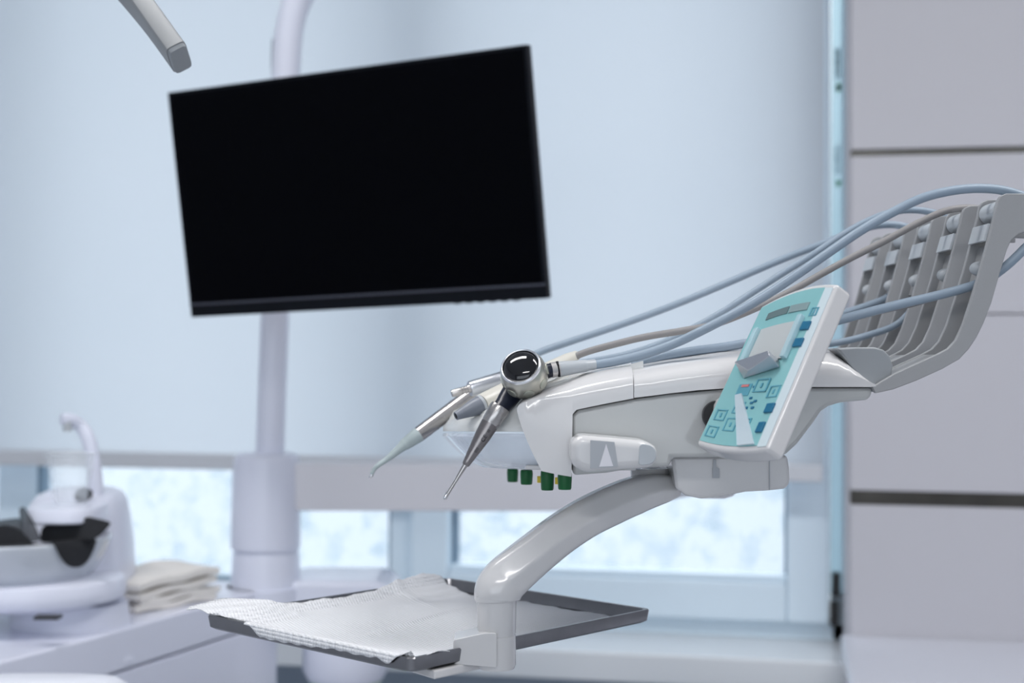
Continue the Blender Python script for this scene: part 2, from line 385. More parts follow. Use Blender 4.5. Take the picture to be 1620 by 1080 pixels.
MB().tube([mc, (mc+pc)/2, pc], .018, seg=16, sub=2).make('monitor_bracket', BLACK_P, st)
MB().prism(rnd_poly(pxpoly([(462, 735), (470, 733), (1020, 738), (1020, 809), (470, 808), (462, 800)], DC-.02), .004), FW*.06).make('swing_arm', W_MATT, st, bevel=.008)
MB().tube([P(1010, 772, DC), P(1040, 766, 1.9), P(1090, 752, 1.55), P(1130, 748, 1.22)], [(.022, .022)]*4, seg=16, sec=.6, ref=(0, 0, 1)).make('front_arm', W_MATT, st)

# ------------------------------------------------------------------ unit base under the spittoon
ub = thing('unit_base', Q(-.5, 2.1, -C.z), 'white lacquered dental unit base with a sloping top edge at the lower left', 'dental unit')
zt = C.z-.358
A0 = PZ(-60, 1062, zt); A1 = PZ(150, 1007, zt); A2 = PZ(380, 942, zt); A3 = PZ(452, 926, zt)
bk = (A2-A1).cross(UP).normalized()*-1
if bk.dot(FW) < 0: bk = -bk
top = [A0, A1, A2, A3, A3+bk*.18+XR*.02, A2+bk*.2, A1+bk*.26, A0+bk*.3]
top = rnd_poly(top, .02, 3)
MB().prism(top, -UP*.055).make('top_rim', W_UNIT, ub, bevel=.01, seg=4)
cen = sum(top, Vector())/len(top)
low = [Vector((cen.x+(p.x-cen.x)*.985, cen.y+(p.y-cen.y)*.97, p.z-.058)) for p in top]
MB().prism([p for p in low], -UP*(zt-.058-.002)).make('body', W_UNIT, ub, bevel=.006)
bb = MB().prism(rnd_poly(pxpoly([(446, 922), (470, 919), (598, 920), (622, 932), (624, 960), (600, 1003), (450, 1003)], 2.22), .012), FW*.16).make('side_bracket', W_UNIT, ub, bevel=.012)
MB().lathe(P(566, 922, 2.3), UP, [(0, .010), (.004, .016), (.006, .012), (.006, .001)], 24).make('knob', ALU, ub)
MB().lathe(P(547, 998, 2.28), -UP, [(0, .066), (.012, .068), (.06, .068), (.075, .060), (.075, .01)], 40).make('canister', W_UNIT, ub)
MB().lathe(P(547, 1070, 2.28), -UP, [(0, .055), (.012, .056), (.02, .05), (.5, .05)], 40).make('canister_foot', PALEGREEN, ub)

# ------------------------------------------------------------------ spittoon
DS = 1.92
sp = thing('spittoon', P(60, 1000, DS), 'white spittoon with a round ceramic bowl, faucet and cup shelf', 'spittoon')
# tower: lofted rounded sections
def ring_el(cx, cy_px, d, ru, rf, n=40, sq=1.):
    c = P(cx, cy_px, d); out = []
    for i in range(n):
        t = 2*math.pi*i/n; a, b = math.cos(t), math.sin(t)
        a = math.copysign(abs(a)**sq, a); b = math.copysign(abs(b)**sq, b)
        out.append(c+XR*a*ru+FW*b*rf)
    return out
DT = 2.02
k_ = S1(DT)
rings = [ring_el(cx, y, DT, ru*k_, rf, sq=.75) for cx, y, ru, rf in
         ((118, 992, 84, .12), (118, 985, 85, .12), (119, 960, 85, .12), (120, 900, 84, .105), (122, 850, 80, .095), (124, 815, 74, .085), (126, 793, 68, .078), (128, 780, 60, .068), (130, 773, 46, .05), (132, 771, 20, .02))]
MB().loft(rings).make('tower', W_UNIT, sp, smooth=0)
# lower collar in front of the tower, below the bowl
c0 = P(60, 960, 1.9)
MB().loft([ring_el(45, y, 1.9, r*S1(1.9), r*S1(1.9)*.9) for y, r in ((953, 118), (949, 126), (945, 145), (940, 150), (928, 152), (914, 148), (909, 140), (907, 60))]).make('collar', W_UNIT, sp)
MB().loft([ring_el(112, y, 1.92, r*S1(1.92), r*S1(1.92)*.8) for y, r in ((1040, 104), (1000, 96), (970, 91), (951, 89))]).make('pedestal', W_UNIT, sp)
a = P(72, 978, 1.755); MB().add([a+XR*x+FW*y+UP*z for x in (-.015, .015) for y in (-.0, .02) for z in (-.0018, .0018)], [(0, 1, 3, 2), (4, 6, 7, 5), (0, 4, 5, 1), (2, 3, 7, 6), (0, 2, 6, 4), (1, 5, 7, 3)]).make('latch_slot', DARKHOLE, sp)
# bowl
BC = P(18, 848, 1.9); rb = 154*S1(1.9)
prof = []
for k in range(15):
    t = k/14; prof.append((-.082*(1-t)**1.0, rb*(.62+.38*math.sin(t*math.pi/2)**.9)))
outer = [(q*.77, r) for q, r in [(-.084, rb*.3), (-.084, rb*.60), (-.079, rb*.70), (-.066, rb*.80), (-.045, rb*.89), (-.02, rb*.96), (-.004, rb*.995), (.0, rb*1.), (.0025, rb*.99), (.002, rb*.965), (-.004, rb*.95), (-.03, rb*.88), (-.055, rb*.75), (-.07, rb*.5), (-.075, rb*.1)]]
MB().lathe(BC, UP, outer, 64).make('bowl', W_CERAM, sp, smooth=60)
MB().lathe(BC-UP*.068, UP, [(-.006, rb*.5), (-.006, rb*.66), (.004, rb*.66), (.004, rb*.5)], 48).make('bowl_seal', mat('brown_seal', (.09, .07, .06), .5), sp)
# cup shelf
MB().loft([ring_el(108, y, 1.88, ru*S1(1.88), rf, sq=.7) for y, ru, rf in ((823, 44, .05), (822, 52, .058), (819, 55, .062), (803, 55, .062), (799, 53, .06), (798, 40, .05))]).make('cup_shelf', W_UNIT, sp)
MB().lathe(P(132, 783, 1.925), (UP*.75-FW*.66), [(0, .0125), (.0012, .0125), (.0012, .001)], 28).make('shelf_opening', DARKHOLE, sp)
# faucet
k_ = S1(1.98)
MB().tube([P(151, 782, 1.98), P(149, 745, 1.98), P(145, 715, 1.98), P(138, 690, 1.98), P(127, 673, 1.98), P(112, 664, 1.97), P(97, 663, 1.96)],
          [(11*k_, 13*k_), (10*k_, 11.5*k_), (9.5*k_, 11*k_), (9*k_, 11*k_), (8.5*k_, 10*k_), (7.5*k_, 10*k_), (6*k_, 9*k_)], seg=20, sec=.8, ref=tuple(FW)).make('faucet', W_UNIT, sp, smooth=50)
MB().lathe(P(107, 667, 1.965), -UP, [(0, .006), (.0165*.8, .0062), (.0165*.8, .004)], 20).make('spout_tip', G_LIGHT, sp)
# cup
cupb = P(111, 800, 1.90)
kk = S1(1.90)
cu = thing('plastic_cup', cupb, 'clear ribbed disposable plastic cup standing under the faucet', 'cup')
pr = [(0, 1e-4), (0, 24*kk), (.003, 25*kk)]
for i in range(20):
    t = (i+1)/20; pr.append((.003+t*(82*kk-.003), (25+12.5*t)*kk+(.0005 if i > 11 and i % 2 else 0)))
pr.append((82*kk+.001, 39*kk)); pr.append((82*kk-.001, 38.5*kk))
MB().lathe(cupb, UP, pr, 40, cap=False).make('cup_wall', CUPM, cu, smooth=60)
# black gauze cloth in the bowl
cl = thing('gauze_cloth', BC+UP*-.03, 'crumpled black gauze cloth lying in the bowl and hanging over its rim', 'cloth')
def patch(name, corners, m, d_list, nx=10, ny=8, wob=.002):
    a, b, c, d = [P(x, y, dd) for (x, y), dd in zip(corners, d_list)]
    g = [[(a*(1-i/nx)+b*(i/nx))*(1-j/ny)+(d*(1-i/nx)+c*(i/nx))*(j/ny)+FW*wob*math.sin(i*1.1+j*.9)+UP*wob*.6*math.sin(i*.9-j*.7) for i in range(nx+1)] for j in range(ny+1)]
    return MB().grid(g).make(name, m, cl, solid=.0012, subsurf=1, smooth=0)
def petal(name, pts, d, m, curve=0.0):
    pts = rnd_poly([Vector((x, y, 0)) for x, y in pts], 9, 4)
    cx = sum(p.x for p in pts)/len(pts)
    v = [P(p.x, p.y, d+curve*((p.x-cx)/40)**2) for p in pts]
    return MB().prism(v, FW*.0015).make(name, m, cl)
hang = []
# hanging flap follows the bowl's outside
bmv = []; n1, n2 = 14, 10
for j in range(n2+1):
    row = []
    for i in range(n1+1):
        u = -1+2*i/n1; px = 113+34*u+(6*(j/n2))*(1)
        ymax = 897-42*abs(u)**2.6; y = (853-4*u)+(ymax-(853-4*u))*j/n2
        # intersect the pixel ray with the bowl's wall radius at that height
        rr = rb*1.0; r_ = ray(px, y); best = None
        lo_, hi_ = 1.5, 1.95
        dd = 1.6
        while dd < 1.95:
            p = P(px, y, dd); q = p-BC; rad = math.hypot(q.x, q.y)
            h = q.z
            t = min(max(-h/.065, 0), 1); wall = rb*(1.0-.32*t**1.7)+.002
            if rad < wall: break
            dd += .002
        row.append(P(px, y, dd-.001))
    bmv.append(row)
MB().grid(bmv).make('hanging_flap', MESHB, cl, solid=.001, smooth=0)
g = [[BC+UP*(-.012+.006*math.sin(i*1.3)*math.cos(j*1.7))+XR*(-.11+.23*i/14)+FW*(-.1+.2*j/12)*(math.sqrt(max(.05, 1-((-.11+.23*i/14)/rb)**2))) for i in range(15)] for j in range(13)]
MB().grid(g).make('cloth_fold', MESHB, cl, solid=.001, subsurf=1, smooth=0)
petal('raised_corner', [(118, 853), (134, 816), (178, 826), (160, 846), (150, 852)], 1.83, MESHB, .004)
petal('standing_fold', [(66, 832), (96, 824), (150, 820), (150, 856), (62, 858)], 1.84, MESHB, .002)
petal('sheer_fold', [(30, 803), (38, 801), (54, 828), (66, 856), (34, 858)], 1.82, GAUZE, .003)
petal('rounded_fold', [(-30, 862), (-14, 836), (6, 829), (28, 835), (46, 852), (52, 860)], 1.80, MESHB, .003)
petal('sheer_back_fold', [(-30, 834), (-12, 824), (34, 818), (36, 850), (-30, 852)], 1.9, GAUZE, .003)

# folded paper towels on the unit base
TS = PZ(275, 966, zt)
for k, (lab, dx) in enumerate((('bottom sheet of the folded cream paper towels on the unit base', 0), ('second lowest of the folded cream paper towels beside the white column', 4), ('second highest of the folded cream paper towels, under the top one', -3), ('topmost folded cream paper towel with loose curled edges', 5))):
    z = zt+.001+.0095*k
    g1 = []; nn = 12
    a = PZ(212, 972, zt); b = PZ(338, 948, zt); ax = (b-a).normalized(); ay = UP.cross(ax).normalized()
    if ay.dot(FW) < 0: ay = -ay
    Lx = (b-a).length*(1+.0*k)
    mb = MB(); topg = []; botg = []
    for j in range(9):
        rt = []; rb_ = []
        for i in range(nn+1):
            p = a+ax*(Lx*i/nn+dx*.001+.008*math.sin(j*.8+k))+ay*(-.004+.11*j/8+.002*math.sin(i*.9+k*2))
            h = .0015*math.sin(i*.9+k*1.7)+.001*math.cos(j*1.3+k)+.0035*(k/3)*math.sin(i/nn*math.pi)+(.007*(i/nn)**2)*(k > 1)+.004*(k == 3)
            rt.append(Vector((p.x, p.y, z+.0088+h))); rb_.append(Vector((p.x, p.y, z+max(h, 0)*.9)))
        topg.append(rt); botg.append(rb_)
    ringo = []
    for i in range(nn+1):
        ringo.append([topg[j][i] for j in range(9)]+[botg[j][i] for j in range(8, -1, -1)])
    mb.loft(ringo)
    props(mb.make('paper_towel', TISSUE, None, smooth=50), lab, 'paper towel', 'folded paper towels on the unit base')
# pale padded seat edge, lower left corner
dcp = P(70, 1100, 1.45)
dch = thing('dental_chair', Vector((dcp.x, dcp.y, 0)), 'pale padded chair edge just showing in the very bottom left corner', 'dental chair')
MB().loft([[p+UP*h for p in ring_el(70, 1100, 1.45, r*S1(1.45), r*S1(1.45)*.3, n=48, sq=.75)] for r, h in ((110, -.06), (128, -.05), (136, -.03), (136, -.0), (130, .012), (112, .018), (60, .02))]).make('seat_cushion', mat('pale_vinyl', (.74, .76, .84), .35), dch, smooth=0)
MB().lathe(Vector((dcp.x, dcp.y, 0)), UP, [(0, .09), (.02, .09), (.03, .03), (dcp.z-.05, .03)], 32).make('chair_base', W_UNIT, dch)
# ------------------------------------------------------------------ overhead lamp arm, top left
la = thing('lamp_arm', P(230, -60, 1.15), 'grey angular arm of an overhead lamp hanging into the top left corner', 'lamp arm')
A = P(283, 90, 1.1); B = P(232, 20, 1.12); Cc = P(190, -30, 1.14); D = P(120, -100, 1.17); E_ = P(40, -160, 1.2)
MB().tube([A, B, Cc, D, E_], [(17*S1(1.1), .015)]*5, seg=4 if False else 16, sec=.35, ref=tuple(XR), sub=5).make('arm_body', G_LAMP, la, smooth=30)
dirn = (A-B).normalized()
MB().tube([A, A+dirn*.0035], [(16*S1(1.1), .0138), (15*S1(1.1), .013)], seg=16, sec=.35, ref=tuple(XR), sub=1).make('end_cap', G_CAP, la)
MB().tube([E_, E_+UP*.4-FW*.1, Vector((E_.x, E_.y-.1, ZC))], .018, seg=16).make('ceiling_rod', G_LAMP, la)

# ------------------------------------------------------------------ instrument console
DN, WN = .95, .34
con = thing('instrument_console', P(1100, 700, DN+.1), 'glossy white dental instrument console with control panel, hose rack and tray arm', 'dental console')
def section(px, yb_, ys, yr, n0, n1, nr, both=True, k=7):
    b = P(px, yb_, DN); s = P(px, ys, DN); r = P(px, yr, DN+nr)
    h0, h1, h2 = b.z, s.z, r.z
    u = (b-C).dot(XR); pts = [(n0, h0), (n0, (h0+h1)/2)]
    for i in range(k+1):
        t = i/k*math.pi/2
        pts.append((n0+(nr)*(1-math.cos(t)**.9), h1+(h2-h1)*math.sin(t)**.9))
    if both:
        pts += [(n0+n1-(q-n0), h) for q, h in reversed(pts)]
    else:
        pts += [(n1, h2), (n1, h0)]
    return [C+XR*u+FW*(DN+q)+UP*(h-C.z) for q, h in pts]
cov = [(1003, 629, 611, 574), (1030, 626, 608, 569), (1060, 622, 603, 564), (1105, 617, 597, 558), (1150, 614, 592, 552), (1200, 612, 589, 548), (1260, 612, 586, 545), (1310, 612, 585, 545), (1328, 612, 586, 548), (1345, 612, 590, 560), (1362, 612, 597, 578), (1376, 612, 604, 596), (1386, 611, 608, 606)]
MB().loft([section(a, b, c, d, 0, WN, .09) for a, b, c, d in cov]).make('rear_cover', W_GLOSS, con, smooth=40)
chk = [(818, 650, 645, 640), (821, 662, 640, 635), (827, 680, 637, 629), (835, 700, 635, 625), (846, 724, 633, 620), (857, 745, 632, 615), (880, 750, 630, 606), (904, 754, 629, 597), (906, 655, 629, 596), (912, 648, 628, 594), (930, 644, 625, 588), (965, 637, 619, 580), (1002, 630, 611, 575)]
MB().loft([section(a, b, c, d, -.0, .06, .045, both=False) for a, b, c, d in chk]).make('front_cheek', W_GLOSS, con, smooth=50)
far = [[p+FW*0 for p in section(a, b, c, d, 0, .06, .045, both=False)] for a, b, c, d in chk]
far = [[p+FW*(WN-2*((p-C).dot(FW)-DN)) for p in r] for r in far]
MB().loft(far).make('front_cheek', W_GLOSS, con, smooth=50)
body = [(904, 656), (915, 648), (930, 645), (1003, 631), (1060, 623), (1150, 615), (1200, 613), (1281, 613), (1382, 613), (1378, 630), (1370, 633), (1330, 637), (1312, 642), (1300, 650), (1288, 668), (1262, 702), (1246, 717), (1238, 722), (1063, 724), (1060, 738), (1000, 741), (960, 748), (906, 752)]
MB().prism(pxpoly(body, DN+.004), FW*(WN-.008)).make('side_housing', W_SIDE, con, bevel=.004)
# dark rotary recess beside the panel mount
MB().lathe(P(1134, 657, DN+.002), -FW, [(0, .010), (.006, .010), (.006, .006)], 30).make('panel_pivot', DARKHOLE, con)
# lower joint box
jb = [(1062, 722), (1246, 720), (1249, 740), (1250, 764), (1243, 773), (1215, 776), (1180, 778), (1140, 786), (1110, 789), (1085, 784), (1069, 772)]
MB().prism(pxpoly(jb, DN+.03), FW*.22).make('joint_box', W_GLOSS, con, bevel=.009, seg=4)
MB().prism(pxpoly([(1216.5, 723), (1218, 723), (1218, 775), (1216.5, 775)], DN+.0295), -FW*.0003).make('seam', MARK, con)
MB().prism(pxpoly([(1128, 727), (1133, 727), (1133, 738), (1138, 741), (1138, 756), (1127, 756), (1127, 741), (1128, 738)], DN+.0295), -FW*.0005).make('release_tab', MARK, con)
# grip handle on the side
gh = rnd_poly(pxpoly([(903, 700), (917, 688), (1020, 697), (1040, 707), (1041, 728), (1030, 740), (925, 748), (903, 735)], DN-.035), .006, 5)
hd = MB().prism(gh, FW*.036).make('grip_handle', W_GLOSS, con, bevel=.009, seg=5)
MB().prism(rnd_poly(pxpoly([(1012, 701), (1030, 704), (1038, 712), (1038, 726), (1030, 734), (1010, 737)], DN-.0362), .003), FW*.002).make('grip_cap', G_LIGHT, hd, bevel=.0005)
MB().prism(pxpoly([(934, 696), (972, 699), (978, 738), (934, 741)], DN-.0358), FW*.001).make('grip_label', MARK, hd)
MB().prism(pxpoly([(959, 702), (970, 737), (948, 738)], DN-.0361), FW*.0008).make('label_triangle', W_MATT, hd)
# clear front bowl and milky instrument rest
pl = [(.09, .012), (.03, .012), (-.005, .016), (-.028, .035), (-.042, .07), (-.050, .12), (-.054, .17), (-.055, .22), (-.052, .26), (-.044, .29), (-.025, .312), (.01, .326), (.09, .328)]
def plan(off, h, slope=0, rib=0):
    out = []
    n = len(pl)
    dense = []
    for i in range(n-1):
        p0, p1, p2, p3 = [Vector((*pl[max(0, min(n-1, i+q))], 0)) for q in (-1, 0, 1, 2)]
        for k in range(4):
            t = k/4; dense.append(.5*((2*p1)+(p2-p0)*t+(2*p0-5*p1+4*p2-p3)*t*t+(3*p1-p0-3*p2+p3)*t**3))
    dense.append(Vector((*pl[-1], 0)))
    for p in dense:
        u, n_ = p.x, p.y
        cu_, cn = .09, .17
        f = 1-off/math.hypot(u-cu_, n_-cn)
        u2, n2_ = cu_+(u-cu_)*f, cn+(n_-cn)*f
        hh = h+slope*(u2+.05)
        hh -= .05*n2_
        if rib: hh += rib*(math.cos((n2_-.083)*2*math.pi/.066)-1)*.5
        out.append(Q(u2, DN+n2_, hh))
    return out
rest = [plan(0, -.0475), plan(.0, -.044), plan(.004, -.039), plan(.008, -.032, .12, .008), plan(.013, -.032, .25, .012), plan(.05, -.033, .32, .012), plan(.09, -.03, .30, .006)]
MB().loft(rest).make('instrument_rest', FROST, con, smooth=45)
MB().loft([plan(.0, -.049), plan(-.001, -.051), plan(.008, -.060), plan(.018, -.069), plan(.027, -.0735), plan(.05, -.0745)]).make('clear_tray_guard', CLEAR, con, smooth=60)
MB().prism([Q(u, DN+n_, -.0735-.05*n_) for u, n_ in ((.045, .02), (.01, .03), (.0, .1), (.0, .2), (.02, .29), (.085, .32), (.085, .02))], UP*.003).make('underside_plate', W_GLOSS, con, bevel=.0008)
# green valve knobs under the front
for (px, yt, yb2, wpx, dd, yl) in ((811, 741, 762, 17.5, 1.19, 0), (833, 743, 766, 19.5, 1.10, 0), (866, 744, 775, 21, 1.0, 1), (893.5, 746, 774, 22, .966, 1)):
    a = P(px, yt, dd); L = (a-P(px, yb2, dd)).length; r = wpx/2*S1(dd)
    kb = MB().lathe(a, -UP, [(0, r*.9), (.001, r*1.0), (L*.3, r*1.03), (L-.001, r*.95), (L, r*.88)], 28).make('valve_knob', GREEN, con, smooth=50)
    if yl: MB().lathe(P(px-9 if px < 880 else px-8, yt+9, dd+.012), -UP, [(0, r*.7), (.0045, r*.7)], 20).make('valve_collar', YELLOW, kb)

# hose rack: base bracket and five whips
brk = [(1325, 551), (1350, 549), (1384, 549), (1398, 553), (1408, 563), (1413, 578), (1411, 592), (1403, 606), (1388, 620), (1381, 620), (1350, 585)]
MB().prism(pxpoly(brk, DN+.006), FW*(WN-.012)).make('rack_bracket', G_CAP, con, bevel=.002)
SP = .0745
outer_l = [(1575, 334), (1578, 318), (1583, 310), (1592, 306), (1700, 306), (1700, 362), (1640, 360), (1612, 370), (1600, 380), (1593, 396), (1582, 432), (1569, 478), (1556, 512), (1545, 534), (1533, 552), (1518, 568), (1492, 583), (1450, 602), (1413, 616), (1385, 622), (1380, 612), (1413, 592), (1450, 575), (1485, 559), (1500, 551), (1512, 538), (1524, 512), (1537, 472), (1552, 422), (1565, 373)]
outer_edge = [(1612, 370), (1600, 380), (1593, 396), (1582, 432), (1569, 478), (1556, 512), (1545, 534), (1533, 552), (1518, 568), (1492, 583), (1450, 602), (1413, 616)]
RW = .041; RT = .0045
wm = MB()
poly = pxpoly(outer_l, DN)
wm.prism(poly, FW*RT); wm.prism([p+FW*(RW-RT) for p in poly], FW*RT)
def fbar(p):
    wm.prism(pxpoly(p, DN+RT*.5), FW*(RW-RT))
inner = [(x-(5 if y < 560 else 2), y-(1 if y < 560 else 5)) for x, y in outer_edge]
fbar([(x-1, y) for x, y in outer_edge]+inner[::-1])        # back web that closes the channel
bar = MB().prism(pxpoly([(1555, 381), (1563, 353), (1568, 354), (1560, 382)], DN+RT), FW*(RW-2*RT))
fbar([(1558, 448), (1575, 384), (1580, 385), (1563, 450)])  # recess wall behind the peg
fbar([(1413, 593), (1450, 576), (1485, 560), (1487, 564), (1452, 581), (1415, 598)])
labels = ['nearest whip', None, None, None, None]
whip = wm.make('hose_whip', G_WHIP, con, bevel=.0008, seg=2)
bar.make('cross_bar', G_LIGHT, whip, bevel=.0005)  # paler than the whip to paint the blind's light on its front
rc = P(1576, 336, DN+RW/2)
MB().lathe(rc-FW*(RW/2-.006), FW, [(0, .0066), (.0005, .0071), (RW-.0125, .0071), (RW-.012, .0066)], 32).make('roller', G_LIGHT, whip)
bp_ = P(1542, 425, DN+RW/2-.001)
pg = MB(); pax = (XR*1+FW*.15).normalized()
prf = [(-.0075*math.cos(t*math.pi/2/6), .0052*math.sin(t*math.pi/2/6)+1e-4) for t in range(7)]
pg.lathe(bp_+pax*.004, pax, prf+[(.004, .0046), (.014, .0046)], 24)
pg.make('peg', G_LIGHT, whip)
for k in range(1, 5):
    c = whip.copy(); COL.objects.link(c); c.parent = con
    c.location = whip.location+FW*SP*k
    for ch in list(whip.children):
        q = ch.copy(); COL.objects.link(q); q.parent = c

# control panel
TL, TR_, BR, BL = P(1203, 484, .95), P(1325, 448, .885), P(1213, 712, .858), P(1100, 703, .92)
nrm = (TR_-TL).cross(TL-BL).normalized()
if nrm.dot(C-TL) < 0: nrm = -nrm
def pp(s, t, off=0):           # s across, t down
    a = TL.lerp(TR_, s); b = BL.lerp(BR, s); p = a.lerp(b, t)
    bul = (.006*(1-(2*s-1)**2))
    e = (TL-BL).normalized()
    return p+nrm*off+(e*bul*(1-2*t)*(1 if t <= .5 else .55))
def pbox(mb, s0, s1, t0, t1, o0, o1, ns=6):
    ring = [(s0+(s1-s0)*i/ns, t0) for i in range(ns+1)]+[(s1-(s1-s0)*i/ns, t1) for i in range(ns+1)]
    n = len(ring)
    return mb.add([pp(s, t, o0) for s, t in ring]+[pp(s, t, o1) for s, t in ring], [tuple(range(n)), tuple(range(2*n-1, n-1, -1))]+[(i, (i+1) % n, n+(i+1) % n, n+i) for i in range(n)])
cp = pbox(MB(), 0, 1, 0, 1, -.0135, 0, 12).make('control_panel', W_GLOSS, con, bevel=.0028, seg=4)
pbox(MB(), .04, .86, .03, .965, -.0005, .0004, 12).make('membrane', TEAL, cp)
pbox(MB(), .86, .97, .03, .975, .0, .0004).make('clear_edge', mat('pale_edge', (.62, .72, .76), .15), cp)
pbox(MB(), .2, .47, .115, .16, .0003, .0009).make('small_display', LCD_D, cp)
pbox(MB(), .49, .74, .115, .16, .0003, .0009).make('small_display', mat('display_mid', (.24, .33, .34), .2), cp)
sf = MB()
pbox(sf, .14, .20, .22, .475, .0003, .004); pbox(sf, .70, .76, .20, .45, .0003, .004)
sf.make('display_bezel', mat('clear_bezel', (.55, .75, .82), .08, alpha=.6), cp, bevel=.0006)
pbox(MB(), .21, .69, .225, .445, .0003, .0012).make('display', LCD, cp)
# folded clear cover / clip below the display
cm = MB(); q = [pp(.16, .49, .001), pp(.66, .45, .001), pp(.72, .50, .001), pp(.28, .55, .001)]
q2 = [pp(.20, .475, .009), pp(.64, .44, .010), pp(.70, .475, .010), pp(.40, .53, .006)]
cm.add(q+q2, [(3, 2, 1, 0), (4, 5, 6, 7), (0, 1, 5, 4), (1, 2, 6, 5), (2, 3, 7, 6), (3, 0, 4, 7)])
cm.make('hinged_clip', ALU, cp, bevel=.0006)
for (s0, s1, t0, t1) in ((.80, .93, .235, .285), (.80, .93, .335, .385), (.80, .92, .72, .775), (.80, .9, .83, .89)):
    pbox(MB(), s0-.03, s1-.05, t0, t1, .0003, .0016).make('button', TEAL_D, cp, bevel=.0003)
def outline_btn(s0, s1, t0, t1):
    m_ = MB(); w1, w2 = .018, .006
    pbox(m_, s0, s1, t0, t0+w2, .0003, .0008, 1); pbox(m_, s0, s1, t1-w2, t1, .0003, .0008, 1)
    pbox(m_, s0, s0+w1, t0, t1, .0003, .0008, 1); pbox(m_, s1-w1, s1, t0, t1, .0003, .0008, 1)
    sm, tm = (s0+s1)/2, (t0+t1)/2
    pbox(m_, sm-.012, sm+.012, tm-.013, tm+.013, .0003, .0008, 1)
    m_.make('button_outline', TEAL_L, cp)
for s0, s1, t0, t1 in ((.48, .66, .56, .64), (.70, .84, .61, .68), (.10, .26, .75, .82), (.08, .24, .86, .93), (.30, .46, .80, .88), (.32, .46, .70, .77), (.50, .64, .80, .87), (.80, .9, .15, .2)):
    outline_btn(s0, s1, t0, t1)
pbox(MB(), .26, .44, .585, .66, .0003, .0008).make('button_field', TEAL_L, cp)
pbox(MB(), .30, .40, .59, .605, .0008, .0011).make('red_mark', RED, cp)
m_ = MB()
for s0, t0 in ((.48, .67), (.52, .70), (.48, .73), (.56, .69), (.56, .73), (.46, .60)):
    pbox(m_, s0, s0+.035, t0, t0+.012, .0003, .0008, 1)
m_.make('icon_print', TEAL_D, cp)
# see-through pale slab painting the film's diagonal reflection across the keys
m_ = MB(); q = [pp(.28, .66, .0008), pp(.36, .65, .0008), pp(.83, .96, .0008), pp(.62, .965, .0008)]
m_.prism(q, nrm*.0012); m_.make('film_reflection', mat('film_reflection_tint', (.75, .85, .92), .05, alpha=.6, coat=.5), cp)
MB().tube([pp(.5, .6, -.012), P(1158, 645, DN-.012), P(1150, 650, DN+.01)], .010, seg=16, sub=4).make('panel_mount', W_GLOSS, cp)

# curved support arm, collar and tray clamp
DA = 1.0
k_ = S1(DA)
arm = MB()
ctr = [(1066, 769, 17, 1.012, .015), (1052, 771, 21, 1.01, .017), (1030, 775, 26, 1.005, .0185), (1000, 785, 29, 1.0, .019), (965, 800, 30, .993, .019), (925, 820, 30, .985, .019), (885, 846, 30.5, .976, .0185), (848, 875, 31.5, .968, .018), (818, 900, 33, .962, .017), (798, 918, 35, .959, .0162), (789, 932, 36, .957, .0157), (787, 943, 35.5, .957, .0152), (787, 948, 33, .957, .0142)]
AP = [(-1.0, .10), (-.70, -.80), (-.42, -1.0), (.6, -1.0), (1, -.6), (1, .7), (.7, 1), (-.38, 1), (-.66, .84)]
def radial(th):
    c, sn = math.cos(th), math.sin(th); best = 1
    for (x0, y0), (x1, y1) in zip(AP, AP[1:]+AP[:1]):
        dx, dy = x1-x0, y1-y0; den = c*dy-sn*dx
        if abs(den) < 1e-9: continue
        t = (x0*dy-y0*dx)/den; q = (x0*sn-y0*c)/den
        if t > 0 and -1e-6 <= q <= 1+1e-6: best = t
    return best
def arm_shape(th, f):
    r = sum(radial(th+k*.045) for k in (-2, -1, 0, 1, 2))/5
    m_ = max(0, min(1, (f-.66)/.24)); m_ = m_*m_*(3-2*m_); r = r*(1-m_)+m_
    return math.cos(th)*r, math.sin(th)*r
arm.tube([P(x, y, d) for x, y, r, d, f in ctr], [(f, r*k_) for x, y, r, d, f in ctr], seg=72, ref=tuple(FW), shape=arm_shape)
sa_ = arm.make('support_arm', W_GLOSS, con, smooth=60)
MB().lathe(P(1029, 740, 1.02), -UP, [(0, .0135), (.0, .0142), (.008, .0142), (.009, .0135), (.02, .0135)], 40).make('swivel_collar', W_GLOSS, con)
shaft = MB().lathe(P(786, 935, .957), -UP, [(0, 29.5*k_), (.0, 30*k_), (.0275, 29*k_), (.028, 28.2*k_), (.0288, 28.2*k_), (.029, 29*k_), (P(786, 935, .957).z-P(786, 1050, .957).z, 29.5*k_), (P(786, 935, .957).z-P(786, 1056, .957).z, 27*k_)], 48).make('arm_post', W_GLOSS, sa_, smooth=40)
# ------------------------------------------------------------------ tray with paper
ZTR = C.z-.19
T0 = PZ(650, 1041, ZTR); TLc = PZ(325, 972, ZTR); TRc = PZ(1027, 962, ZTR)
e1 = (TLc-T0); e2 = (TRc-T0); L1, L2 = e1.length, e2.length; e1.normalize(); e2 = (e2-e1*e2.dot(e1)).normalized()
TM = T0+e1*L1/2+e2*L2/2
def tp(s, t, h): return TM+e1*s+e2*t+UP*h       # s toward the left corner, t toward the right corner
tr = thing('instrument_tray', tp(0, 0, -.012), 'shallow steel instrument tray lined with white paper under the curved arm', 'tray')
def rrect(a, b, r, h, n=6):
    out = []
    for cx, cy, a0 in ((a-r, b-r, 0), (-a+r, b-r, 90), (-a+r, -b+r, 180), (a-r, -b+r, 270)):
        for i in range(n+1):
            th = R(a0+90*i/n); out.append(tp(cx+r*math.cos(th), cy+r*math.sin(th), h))
    return out
a_, b_ = L1/2, L2/2
